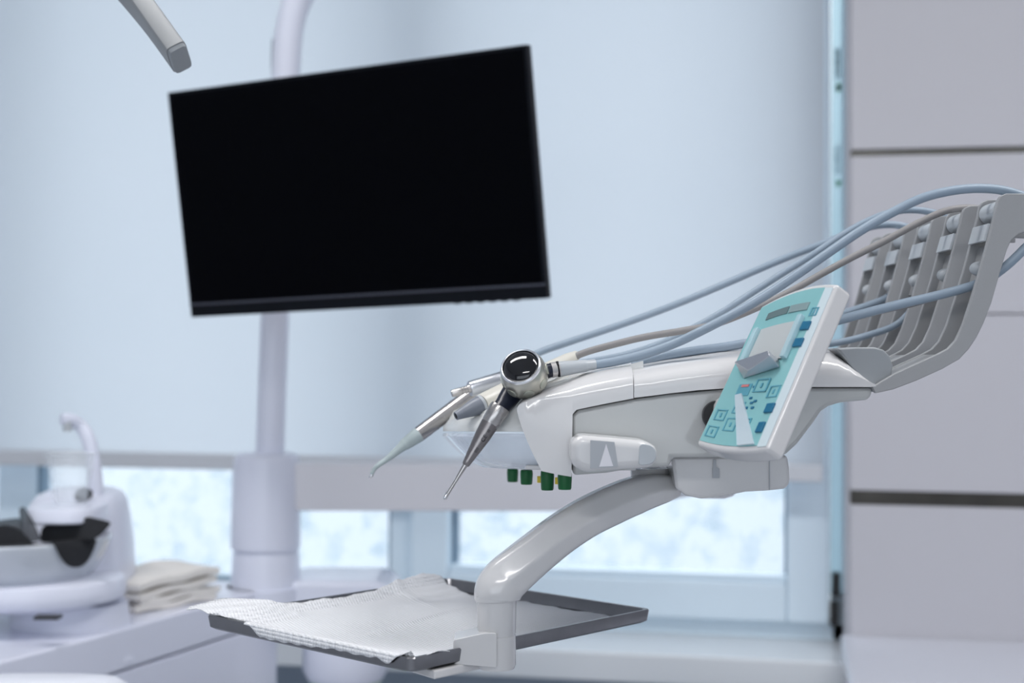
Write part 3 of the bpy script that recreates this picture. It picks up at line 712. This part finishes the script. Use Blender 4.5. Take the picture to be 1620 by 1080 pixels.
MB().loft([rrect(a_-.012, b_-.012, .010, -.0102), rrect(a_-.003, b_-.003, .008, -.0100), rrect(a_-.0008, b_-.0008, .006, -.0085), rrect(a_, b_, .005, -.001), rrect(a_-.0006, b_-.0006, .005, 0), rrect(a_-.003, b_-.003, .005, -.0002), rrect(a_-.0036, b_-.0036, .005, -.001), rrect(a_-.007, b_-.007, .006, -.0082), rrect(a_-.014, b_-.014, .006, -.0090)]).make('tray_body', TRAYM, tr, smooth=40)
# paper liner
pa = thing('paper_liner', tp(0, 0, 0), 'white embossed paper liner with ragged edges lying in the steel tray', 'tray liner')
ns, nt_ = 90, 90
rng = random.Random(7)
pv = []
def wob(x, k): return math.sin(x*7.1*k)*.5+math.sin(x*17.3*k+1)*.3+math.sin(x*41*k+2)*.2
def hang(fs):          # how far the sheet hangs over the near-left rim, fs = 0 front corner .. 1 left corner
    pts = [(0, .0), (.03, .0), (.07, .75), (.12, .45), (.2, .55), (.32, .5), (.45, .75), (.6, .85), (.70, .85), (.76, .1), (.8, .0), (.92, .0), (.97, .15), (1, .3)]
    for (x0, y0), (x1, y1) in zip(pts, pts[1:]):
        if fs <= x1: return max(0, y0+(y1-y0)*(fs-x0)/(x1-x0)+.05*math.sin(fs*90)*(y0 > 0))
    return 0
def flo(s, t):
    h = -.0072+.0006*math.sin(s*33+t*18)+.0004*math.sin(t*47-s*20)+.0016*math.exp(-(((s-.2*t-.01)/.003)**2))*max(0, 1-abs(t+.01)/.09)
    # soft folds radiating from the back
    h += .0015*math.exp(-(((t-.3*s-.03)/.004)**2))*max(0, min(1, (s-.01)*20))
    return h
for i in range(ns+1):
    fs = i/ns
    for j in range(nt_+1):
        ft = j/nt_
        s0 = -a_+.0042+.0008*wob(ft, 3); s1 = a_-.0045+.0006*wob(ft, 4)
        t1 = b_-.015+.0045*wob(fs, 2)
        s_1 = s0+(s1-s0)*fs
        tin = -b_+.0085
        hg = hang(fs)
        if j >= 8:
            t = tin+(t1-tin)*(j-8)/(nt_-8); h = flo(s_1, t)
        else:
            # profile over the rim: 8 inside foot .. 4 rim top .. 0 outer hem
            q = [( -b_-.0016, -.0085*hg), (-b_-.0017, -.006*hg), (-b_-.0016, -.003*hg), (-b_-.0012, -.0003+.0008), (-b_+.0008, .0009), (-b_+.0036, .0006), (-b_+.0052, -.003), (-b_+.0068, -.0058)][j]
            if hg < .02:
                q = [(-b_+.0046, .0004)]*4+[(-b_+.0047, -.0004), (-b_+.0052, -.0016), (-b_+.006, -.0035), (-b_+.0072, -.0058)]
                q = q[j]
            t, h = q
        rise = max(0, (fs-.955)/.045)
        h += rise*(.0062+.001*wob(ft, 6)) if j >= 8 else 0
        # the back corner of the sheet stands above the rim
        bc_ = max(0, (fs-.80)/.2)*math.exp(-((ft-.90)/.16)**2)
        h += .0085*bc_
        # the left corner curls out over the rim
        cw = max(0, (fs-.86)/.14)*min(1, max(0, (.36-ft)/.16))*(.6+.4*min(1, ft/.08))
        s2 = s_1+.024*cw; t -= .008*cw; h = h*(1-min(1, cw*3))+min(1, cw*3)*(.0015+.0035*cw+.0015*math.sin(fs*60+ft*20)) if cw > 0 else h
        # small tongue over the front right rim near the front corner
        tg = max(0, (.06-fs)/.06)*math.exp(-((ft-.15)/.06)**2)
        s2 -= .0062*tg; h += .0085*tg
        fr_ = max(0, (.03-fs)/.03); h += fr_*.003*(1-tg)
        pv.append(tp(s2, t, h))
MB().add(pv, [(i*(nt_+1)+j, i*(nt_+1)+j+1, (i+1)*(nt_+1)+j+1, (i+1)*(nt_+1)+j) for i in range(ns) for j in range(nt_)]).make('paper_sheet', PAPER, pa, smooth=0, solid=.0004)
# clamp that carries the tray (part of the arm)
cl1 = [(716, 1013), (724, 1009), (764, 999), (815, 1000), (815, 1052), (786, 1058), (760, 1057), (716, 1052)]
fx0 = P(716, 1030, .935)
MB().prism(rnd_poly(pxpoly([(717, 1012), (766, 1001), (786, 1001), (786, 1056), (717, 1050)], .942), .0015), FW*.028).make('tray_clamp', W_GLOSS, sa_, bevel=.002)
MB().prism([tp(-a_-.001, -b_+.020, -.0108), tp(-a_-.001, -b_+.088, -.0108), tp(-a_+.06, -b_+.085, -.0108), tp(-a_+.06, -b_+.03, -.0108)], -UP*.006).make('tray_carrier', W_GLOSS, sa_, bevel=.0015)

# ------------------------------------------------------------------ instruments
def seg_tube(name, a, b, prof, m, parent, seg=28, **k):       # prof: (fraction, px radius) at mean depth
    a3, b3 = P(*a), P(*b); L = (b3-a3).length; kx = S1((a[2]+b[2])/2)
    return MB().lathe(a3, b3-a3, [(t*L, r*kx) for t, r in prof], seg).make(name, m, parent, smooth=40, **k)
def hose(name, pts, r, m, parent):
    return MB().tube([P(*p) for p in pts], [r*S1(p[2]) if False else r for p in pts], seg=18, sub=10).make(name, m, parent, smooth=0)
# air polisher with the black domed powder chamber
D0 = .962
polt = thing('air_polisher', P(828, 590, D0), 'air polishing handpiece with a black domed silver powder chamber, nearest in the rest', 'dental handpiece')
axp = (FW*-.80+(XR*-.43+UP*.90)*.60).normalized(); bc = P(829, 591, D0); rb2 = 37*S1(D0)
MB().lathe(bc, axp, [(-.0135, .004), (-.0125, .010), (-.009, .0145)] + [(-.0045, .0158), (0, rb2), (.0035, .0157), (.0065, .0149), (.0085, .0138), (.0092, .0133), (.0088, .0126), (.006, .012)], 56).make('chamber_body', CHAMP, polt, smooth=50)
MB().lathe(bc, axp, [(.0074, .0141), (.0095, .0138), (.0101, .0131), (.0098, .0125), (.0080, .0122)], 56).make('chamber_ring', mat('bright_ring', (.88, .89, .92), .3, metal=1), polt)
MB().lathe(bc, axp, [(.0075, .0126)] + [(.0078+.0050*math.sin(t*math.pi/2/10), .0124*math.cos(t*math.pi/2/10)+1e-5) for t in range(11)], 48).make('chamber_dome', BLACK_G, polt, smooth=60)
u1 = axp.orthogonal().normalized(); u2 = axp.cross(u1)
for k in range(8):
    th = 2*math.pi*(k+.3)/8; dv = (u1*math.cos(th)+u2*math.sin(th))
    MB().lathe(bc+axp*-.0022+dv*.0150, dv, [(0, .0038), (.0011, .0038), (.0013, .0032)], 24).make('grip_dimple', mat('dimple_metal', (.50, .51, .45), .5, metal=1) if k == 0 else bpy.data.materials['dimple_metal'], polt)
MB().lathe(bc-axp*.011, axp, [(-.003, .006), (-.002, .011), (.004, .0142), (.006, .0142)], 40).make('chamber_base', NAVY, polt)
MB().tube([P(832, 600, D0+.014), P(812, 620, D0+.012), P(797, 640, D0+.006), P(784, 658, D0)], [.0085, .0078, .0062, .0060], seg=24).make('neck', NAVY, polt)
seg_tube('collar', (792, 643, D0+.001), (774, 672, D0-.001), [(0, 12), (0, 15.5), (.1, 16.5), (.85, 15), (.9, 14.2), (1, 14.2)], STEEL, polt)
sl_ = seg_tube('handpiece_sleeve', (775, 670, D0-.001), (736, 736, D0-.006), [(0, 14.3), (.3, 13), (.75, 8.6), (.9, 6.8), (.97, 6.2), (1., 4.6)], STEEL_D, polt)
MB().tube([P(737, 734, D0-.006), P(729, 747, D0-.007), P(720, 762, D0-.008), P(710, 778, D0-.009), P(705, 788, D0-.009)], [4.3*k_, 3.3*k_, 2.5*k_, 2.5*k_, 2.2*k_], seg=14).make('nozzle', STEEL, polt)
MB().tube([P(708, 780, D0-.0085), P(704.5, 786, D0-.0095), P(704, 790, D0-.0095)], [2.9*k_, 2.9*k_, 2.3*k_], seg=12).make('nozzle_tip', CHROME, polt)
# engraving on the sleeve
def text_on(body, at3, xdir, zdir, size, m, parent, name):
    cu_ = bpy.data.curves.new(name, 'FONT'); cu_.body = body; cu_.size = size; cu_.extrude = .0001; cu_.align_x = 'CENTER'; cu_.align_y = 'CENTER'
    cu_.materials.append(m); o = bpy.data.objects.new(name, cu_); COL.objects.link(o)
    x = xdir.normalized(); z = (zdir-x*zdir.dot(x)).normalized(); y = z.cross(x)
    mt = Matrix((x, y, z)).transposed().to_4x4(); mt.translation = at3-ORG[parent]
    bpy.context.view_layer.update()
    me = bpy.data.meshes.new_from_object(o.evaluated_get(bpy.context.evaluated_depsgraph_get())); me.name = name
    bpy.data.objects.remove(o); o = bpy.data.objects.new(name, me); COL.objects.link(o)
    if not me.materials: me.materials.append(m)
    o.parent = parent; o.matrix_local = mt; return o
sd = P(736, 736, D0-.006)-P(775, 670, D0-.001)
for txt, t, sz in (('CE', .34, .0042), ('IIIII', .62, .003), ('III', .16, .0028)):
    p = P(775, 670, D0-.001)+sd*t
    rr_ = {.34: 12.7, .62: 10, .16: 13.6}[t]*S1(D0)
    side = sd.normalized().cross(-FW).normalized()
    nn_ = (-FW*.9+XR*.35).normalized(); nn_ = (nn_-sd.normalized()*nn_.dot(sd.normalized())).normalized()
    text_on(txt, p+nn_*(rr_+.0001), -sd, nn_, sz, INK, polt, 'engraving')
seg_tube('swivel_joint', (858, 589, D0+.006), (874, 585, D0+.008), [(0, 10), (.3, 11.5), (1, 11.5)], NAVY, polt)
seg_tube('joint_band', (872, 585.5, D0+.008), (884, 583.5, D0+.009), [(0, 12), (.0, 12.3), (.85, 12.3), (.86, 12.6), (1, 12.6)], mat('pale_ring', (.55, .53, .52), .35, metal=.6), polt)
seg_tube('joint_seal', (881, 584, D0+.009), (885, 583.4, D0+.009), [(0, 12.8), (1, 12.8)], BLACK_P, polt)
text_on('H', P(878.5, 588, D0+.0035), XR*.95+UP*.2, -FW, .0022, INK, polt, 'joint_print')
seg_tube('coupling', (884, 584, D0+.01), (943, 576, D0+.014), [(0, 12), (.05, 12.3), (.7, 9.6), (.75, 9.2), (.77, 8.6), (.97, 8.2), (1., 7)], G_LIGHT, polt)
H0 = DN+RW/2
hose('hose', [(940, 577, D0+.014), (975, 571, .975), (1020, 560, .975), (1070, 542, .975), (1110, 523, .97), (1160, 497, .97), (1210, 468, .97), (1260, 435, .968), (1310, 400, .967), (1360, 366, .967), (1410, 337, .967), (1460, 313, .967), (1510, 301, .967), (1555, 298, .967), (1595, 303, .967), (1635, 318, .967), (1653, 343, .967), (1645, 368, .967), (1622, 392, .967), (1595, 418, .967), (1565, 440, .967), (1535, 453, .967), (1480, 468, .967), (1420, 482, .967), (1350, 500, .968), (1280, 519, .972), (1215, 536, .99), (1150, 548, .99), (1090, 556, .99), (1040, 566, .99), (1000, 578, .99)], 7.4*S1(.968), HOSE_B, polt)
# three-way syringe
D1 = 1.04
syr = thing('air_water_syringe', P(800, 620, D1), 'cream syringe handpiece with a grey conical tip behind the polisher', 'dental handpiece')
seg_tube('syringe_body', (762, 639, .993), (912, 562, D1+.015), [(0, 13), (.0, 15), (.015, 15.5), (.1, 15.5), (.6, 14), (.9, 11), (1, 8)], CREAM, syr)
seg_tube('syringe_ring', (759, 640.5, .992), (763, 638.5, .993), [(0, 14.2), (0, 15.3), (1, 15.3)], G_LIGHT, syr)
seg_tube('syringe_tip', (760, 640, .992), (721, 658, .984), [(0, 14.6), (.2, 14.2), (.35, 13), (.7, 9.5), (.93, 7.2), (1, 6.8), (1, 4.5), (.8, 4)], SLATE, syr)
MB().lathe(P(722, 657.5, .984), P(721, 658, .984)-P(760, 640, .992), [(0, .0001), (.0003, .0024), (.0006, .0018)], 16).make('tip_bore', BLACK_P, syr)
hose('hose', [(905, 566, D1+.012), (930, 556, D1+.01), (970, 545, D1+.005), (1020, 533, D1), (1080, 523, D1), (1130, 513, D1), (1190, 490, D1), (1250, 461, 1.042), (1300, 433, 1.044), (1350, 406, 1.044), (1400, 381, 1.044), (1450, 354, 1.044), (1495, 334, 1.044), (1535, 329, 1.044), (1570, 336, 1.044), (1590, 356, 1.044), (1580, 385, 1.044), (1550, 420, 1.044), (1500, 460, 1.044), (1450, 478, 1.044), (1390, 492, 1.044), (1300, 515, 1.05), (1240, 530, 1.06), (1200, 552, 1.07)], 5.6*S1(1.044), HOSE_T, syr)
# micromotor
D2 = 1.12
mot = thing('micromotor', P(780, 605, D2), 'silver micromotor handpiece with a ringed connector end', 'dental handpiece')
seg_tube('motor_body', (743, 615, D2), (850, 584, D2+.02), [(0, 9), (.0, 11.5), (.02, 12.3), (.5, 13), (.9, 11.5), (1, 9)], ALU, mot)
seg_tube('motor_nipple', (714, 623, D2-.004), (745, 614, D2), [(0, 3), (.02, 5.4), (.08, 6.2), (.48, 6.2), (.49, 5.2), (.54, 5.2), (.55, 6.2), (.62, 6.2), (.63, 5.2), (.68, 5.2), (.69, 6.2), (.76, 6.2), (.77, 5.2), (.82, 5.2), (.83, 6.8), (1, 7.2)], STEEL, mot)
hose('hose', [(846, 585, D2+.02), (880, 577, D2+.02), (930, 572, D2+.01), (985, 562, D2), (1040, 545, D2), (1090, 522, D2), (1140, 495, D2), (1190, 463, D2), (1240, 431, D2), (1290, 400, D2), (1340, 367, D2), (1385, 344, 1.122), (1425, 333, 1.122), (1465, 334, 1.122), (1500, 345, 1.122), (1515, 366, 1.122), (1505, 400, 1.122), (1480, 440, 1.122), (1450, 480, 1.122), (1420, 512, 1.122), (1380, 528, 1.122), (1330, 541, 1.12), (1270, 548, 1.12), (1200, 556, 1.1)], 5.4*S1(1.12), HOSE_B, mot)
# ultrasonic scaler
D3 = 1.16
sca = thing('ultrasonic_scaler', P(690, 660, D3), 'long steel scaler with a pale grey-green cone and hooked tip, furthest in the rest', 'dental handpiece')
seg_tube('scaler_body', (661, 688, D3-.01), (775, 603, D3+.02), [(0, 11), (0, 12), (.9, 12.6), (1, 11)], STEEL, sca)
seg_tube('scaler_cone', (663, 686.5, D3-.01), (639, 704, D3-.014), [(0, 11.5), (.02, 12.3), (.7, 10.3), (.72, 9.9), (1, 9.2), (1, 7)], MINT, sca)
MB().tube([P(640, 703, D3-.014), P(627, 714, D3-.016), P(611, 727, D3-.018), P(598, 736, D3-.02), P(591, 743.5, D3-.02), P(588, 750, D3-.02)], [9*S1(D3), 6.2*S1(D3), 4.5*S1(D3), 3.8*S1(D3), 3.3*S1(D3), 3*S1(D3)], seg=18).make('scaler_tip_holder', MINT, sca)
MB().tube([P(589, 750, D3-.02), P(587, 753, D3-.02), P(584, 756, D3-.02)], [2.6*S1(D3), 2.6*S1(D3), 1.6*S1(D3)], seg=12).make('scaler_tip', CHROME, sca)
hose('hose', [(770, 607, D3+.02), (805, 588, 1.19), (848, 560, 1.2), (900, 541, 1.2), (960, 521, 1.2), (1020, 500, 1.2), (1080, 477, 1.2), (1140, 452, 1.2), (1200, 426, 1.2), (1255, 403, 1.2), (1305, 384, 1.2), (1345, 368, 1.2), (1385, 357, 1.2), (1420, 356, 1.2), (1450, 366, 1.2), (1460, 385, 1.2), (1450, 420, 1.2), (1430, 450, 1.2), (1405, 470, 1.2), (1370, 484, 1.2), (1330, 497, 1.2), (1270, 520, 1.2), (1220, 545, 1.2)], 5.8*S1(1.2), HOSE_B, sca)

# ------------------------------------------------------------------ lamps and daylight
def ceiling_lamp(x, y, sx, sy, power, lab, col=(1, .965, .93)):
    t = thing('ceiling_light', (x, y, ZC-.03), lab, 'ceiling light')
    MB().box(x-sx/2, x+sx/2, y-sy/2, y+sy/2, ZC-.03, ZC-.001).make('light_frame', W_MATT, t, bevel=.003)
    ld = bpy.data.lights.new('lamp', 'AREA'); ld.shape = 'RECTANGLE'; ld.size = sx-.04; ld.size_y = sy-.04; ld.energy = power; ld.color = col
    lo = bpy.data.objects.new('lamp', ld); COL.objects.link(lo); lo.parent = t; lo.location = (0, 0, -.006)
ceiling_lamp(-.9, .9, 1.2, .3, 19.5, 'flush ceiling light over the left of the room, out of the frame', (1, .99, .985))
ceiling_lamp(.9, .9, 1.2, .3, 19.5, 'flush ceiling light over the right of the room, out of the frame', (1, .99, .985))
ceiling_lamp(0, -1.3, 1.2, .3, 19.5, 'flush ceiling light behind the viewer, out of the frame', (1, .99, .985))
# unseen window frame and two area lamps added behind the viewer as frontal fill
w2 = thing('added_fill_window', (-.2, YB+.02, 1.5), kind='structure')
m_ = MB()
for x0, x1, z0, z1 in ((-2.0, -1.93, .8, 2.4), (1.53, 1.6, .8, 2.4), (-.24, -.16, .8, 2.4), (-2.0, 1.6, .8, .87), (-2.0, 1.6, 2.33, 2.4)):
    m_.box(x0, x1, YB, YB+.05, z0, z1)
m_.make('window_frame', PVC, w2)
for x0, x1 in ((-1.93, -.24), (-.16, 1.53)):
    ld = bpy.data.lights.new('added_fill', 'AREA'); ld.shape = 'RECTANGLE'; ld.size = x1-x0; ld.size_y = 1.46; ld.energy = 12; ld.color = (.86, .93, 1)
    lo = bpy.data.objects.new('added_fill', ld); COL.objects.link(lo); lo.location = ((x0+x1)/2, YB+.03, 1.6); lo.rotation_euler = (math.pi/2, 0, 0)
wd = bpy.data.worlds.new('world'); S.world = wd; wd.use_nodes = True
nt = wd.node_tree; bg = nt.nodes['Background']
tc = nt.nodes.new('ShaderNodeTexCoord'); sx = nt.nodes.new('ShaderNodeSeparateXYZ'); rm = nt.nodes.new('ShaderNodeValToRGB')
nt.links.new(tc.outputs['Generated'], sx.inputs[0])
ma = nt.nodes.new('ShaderNodeMath'); ma.operation = 'MULTIPLY_ADD'; ma.inputs[1].default_value = .5; ma.inputs[2].default_value = .5
nt.links.new(sx.outputs['Z'], ma.inputs[0]); nt.links.new(ma.outputs[0], rm.inputs[0])
el = rm.color_ramp.elements
el[0].position = 0; el[0].color = (.50, .53, .55, 1); el[1].position = 1; el[1].color = (.95, .98, 1, 1)
for p_, c_ in ((.40, (.38, .43, .47, 1)), (.5, (.41, .465, .51, 1)), (.62, (.95, .99, 1.0, 1))):
    e_ = el.new(p_); e_.color = c_
nt.links.new(rm.outputs[0], bg.inputs[0]); bg.inputs[1].default_value = 2.1
S.view_settings.view_transform = 'Standard'; S.view_settings.look = 'None'; S.view_settings.exposure = 0; S.view_settings.gamma = 1
S.view_settings.use_curve_mapping = False
S.cycles.use_denoising = True; S.cycles.max_bounces = 10; S.cycles.transparent_max_bounces = 16; S.cycles.sample_clamp_indirect = 4
S.cycles.caustics_reflective = False; S.cycles.caustics_refractive = False
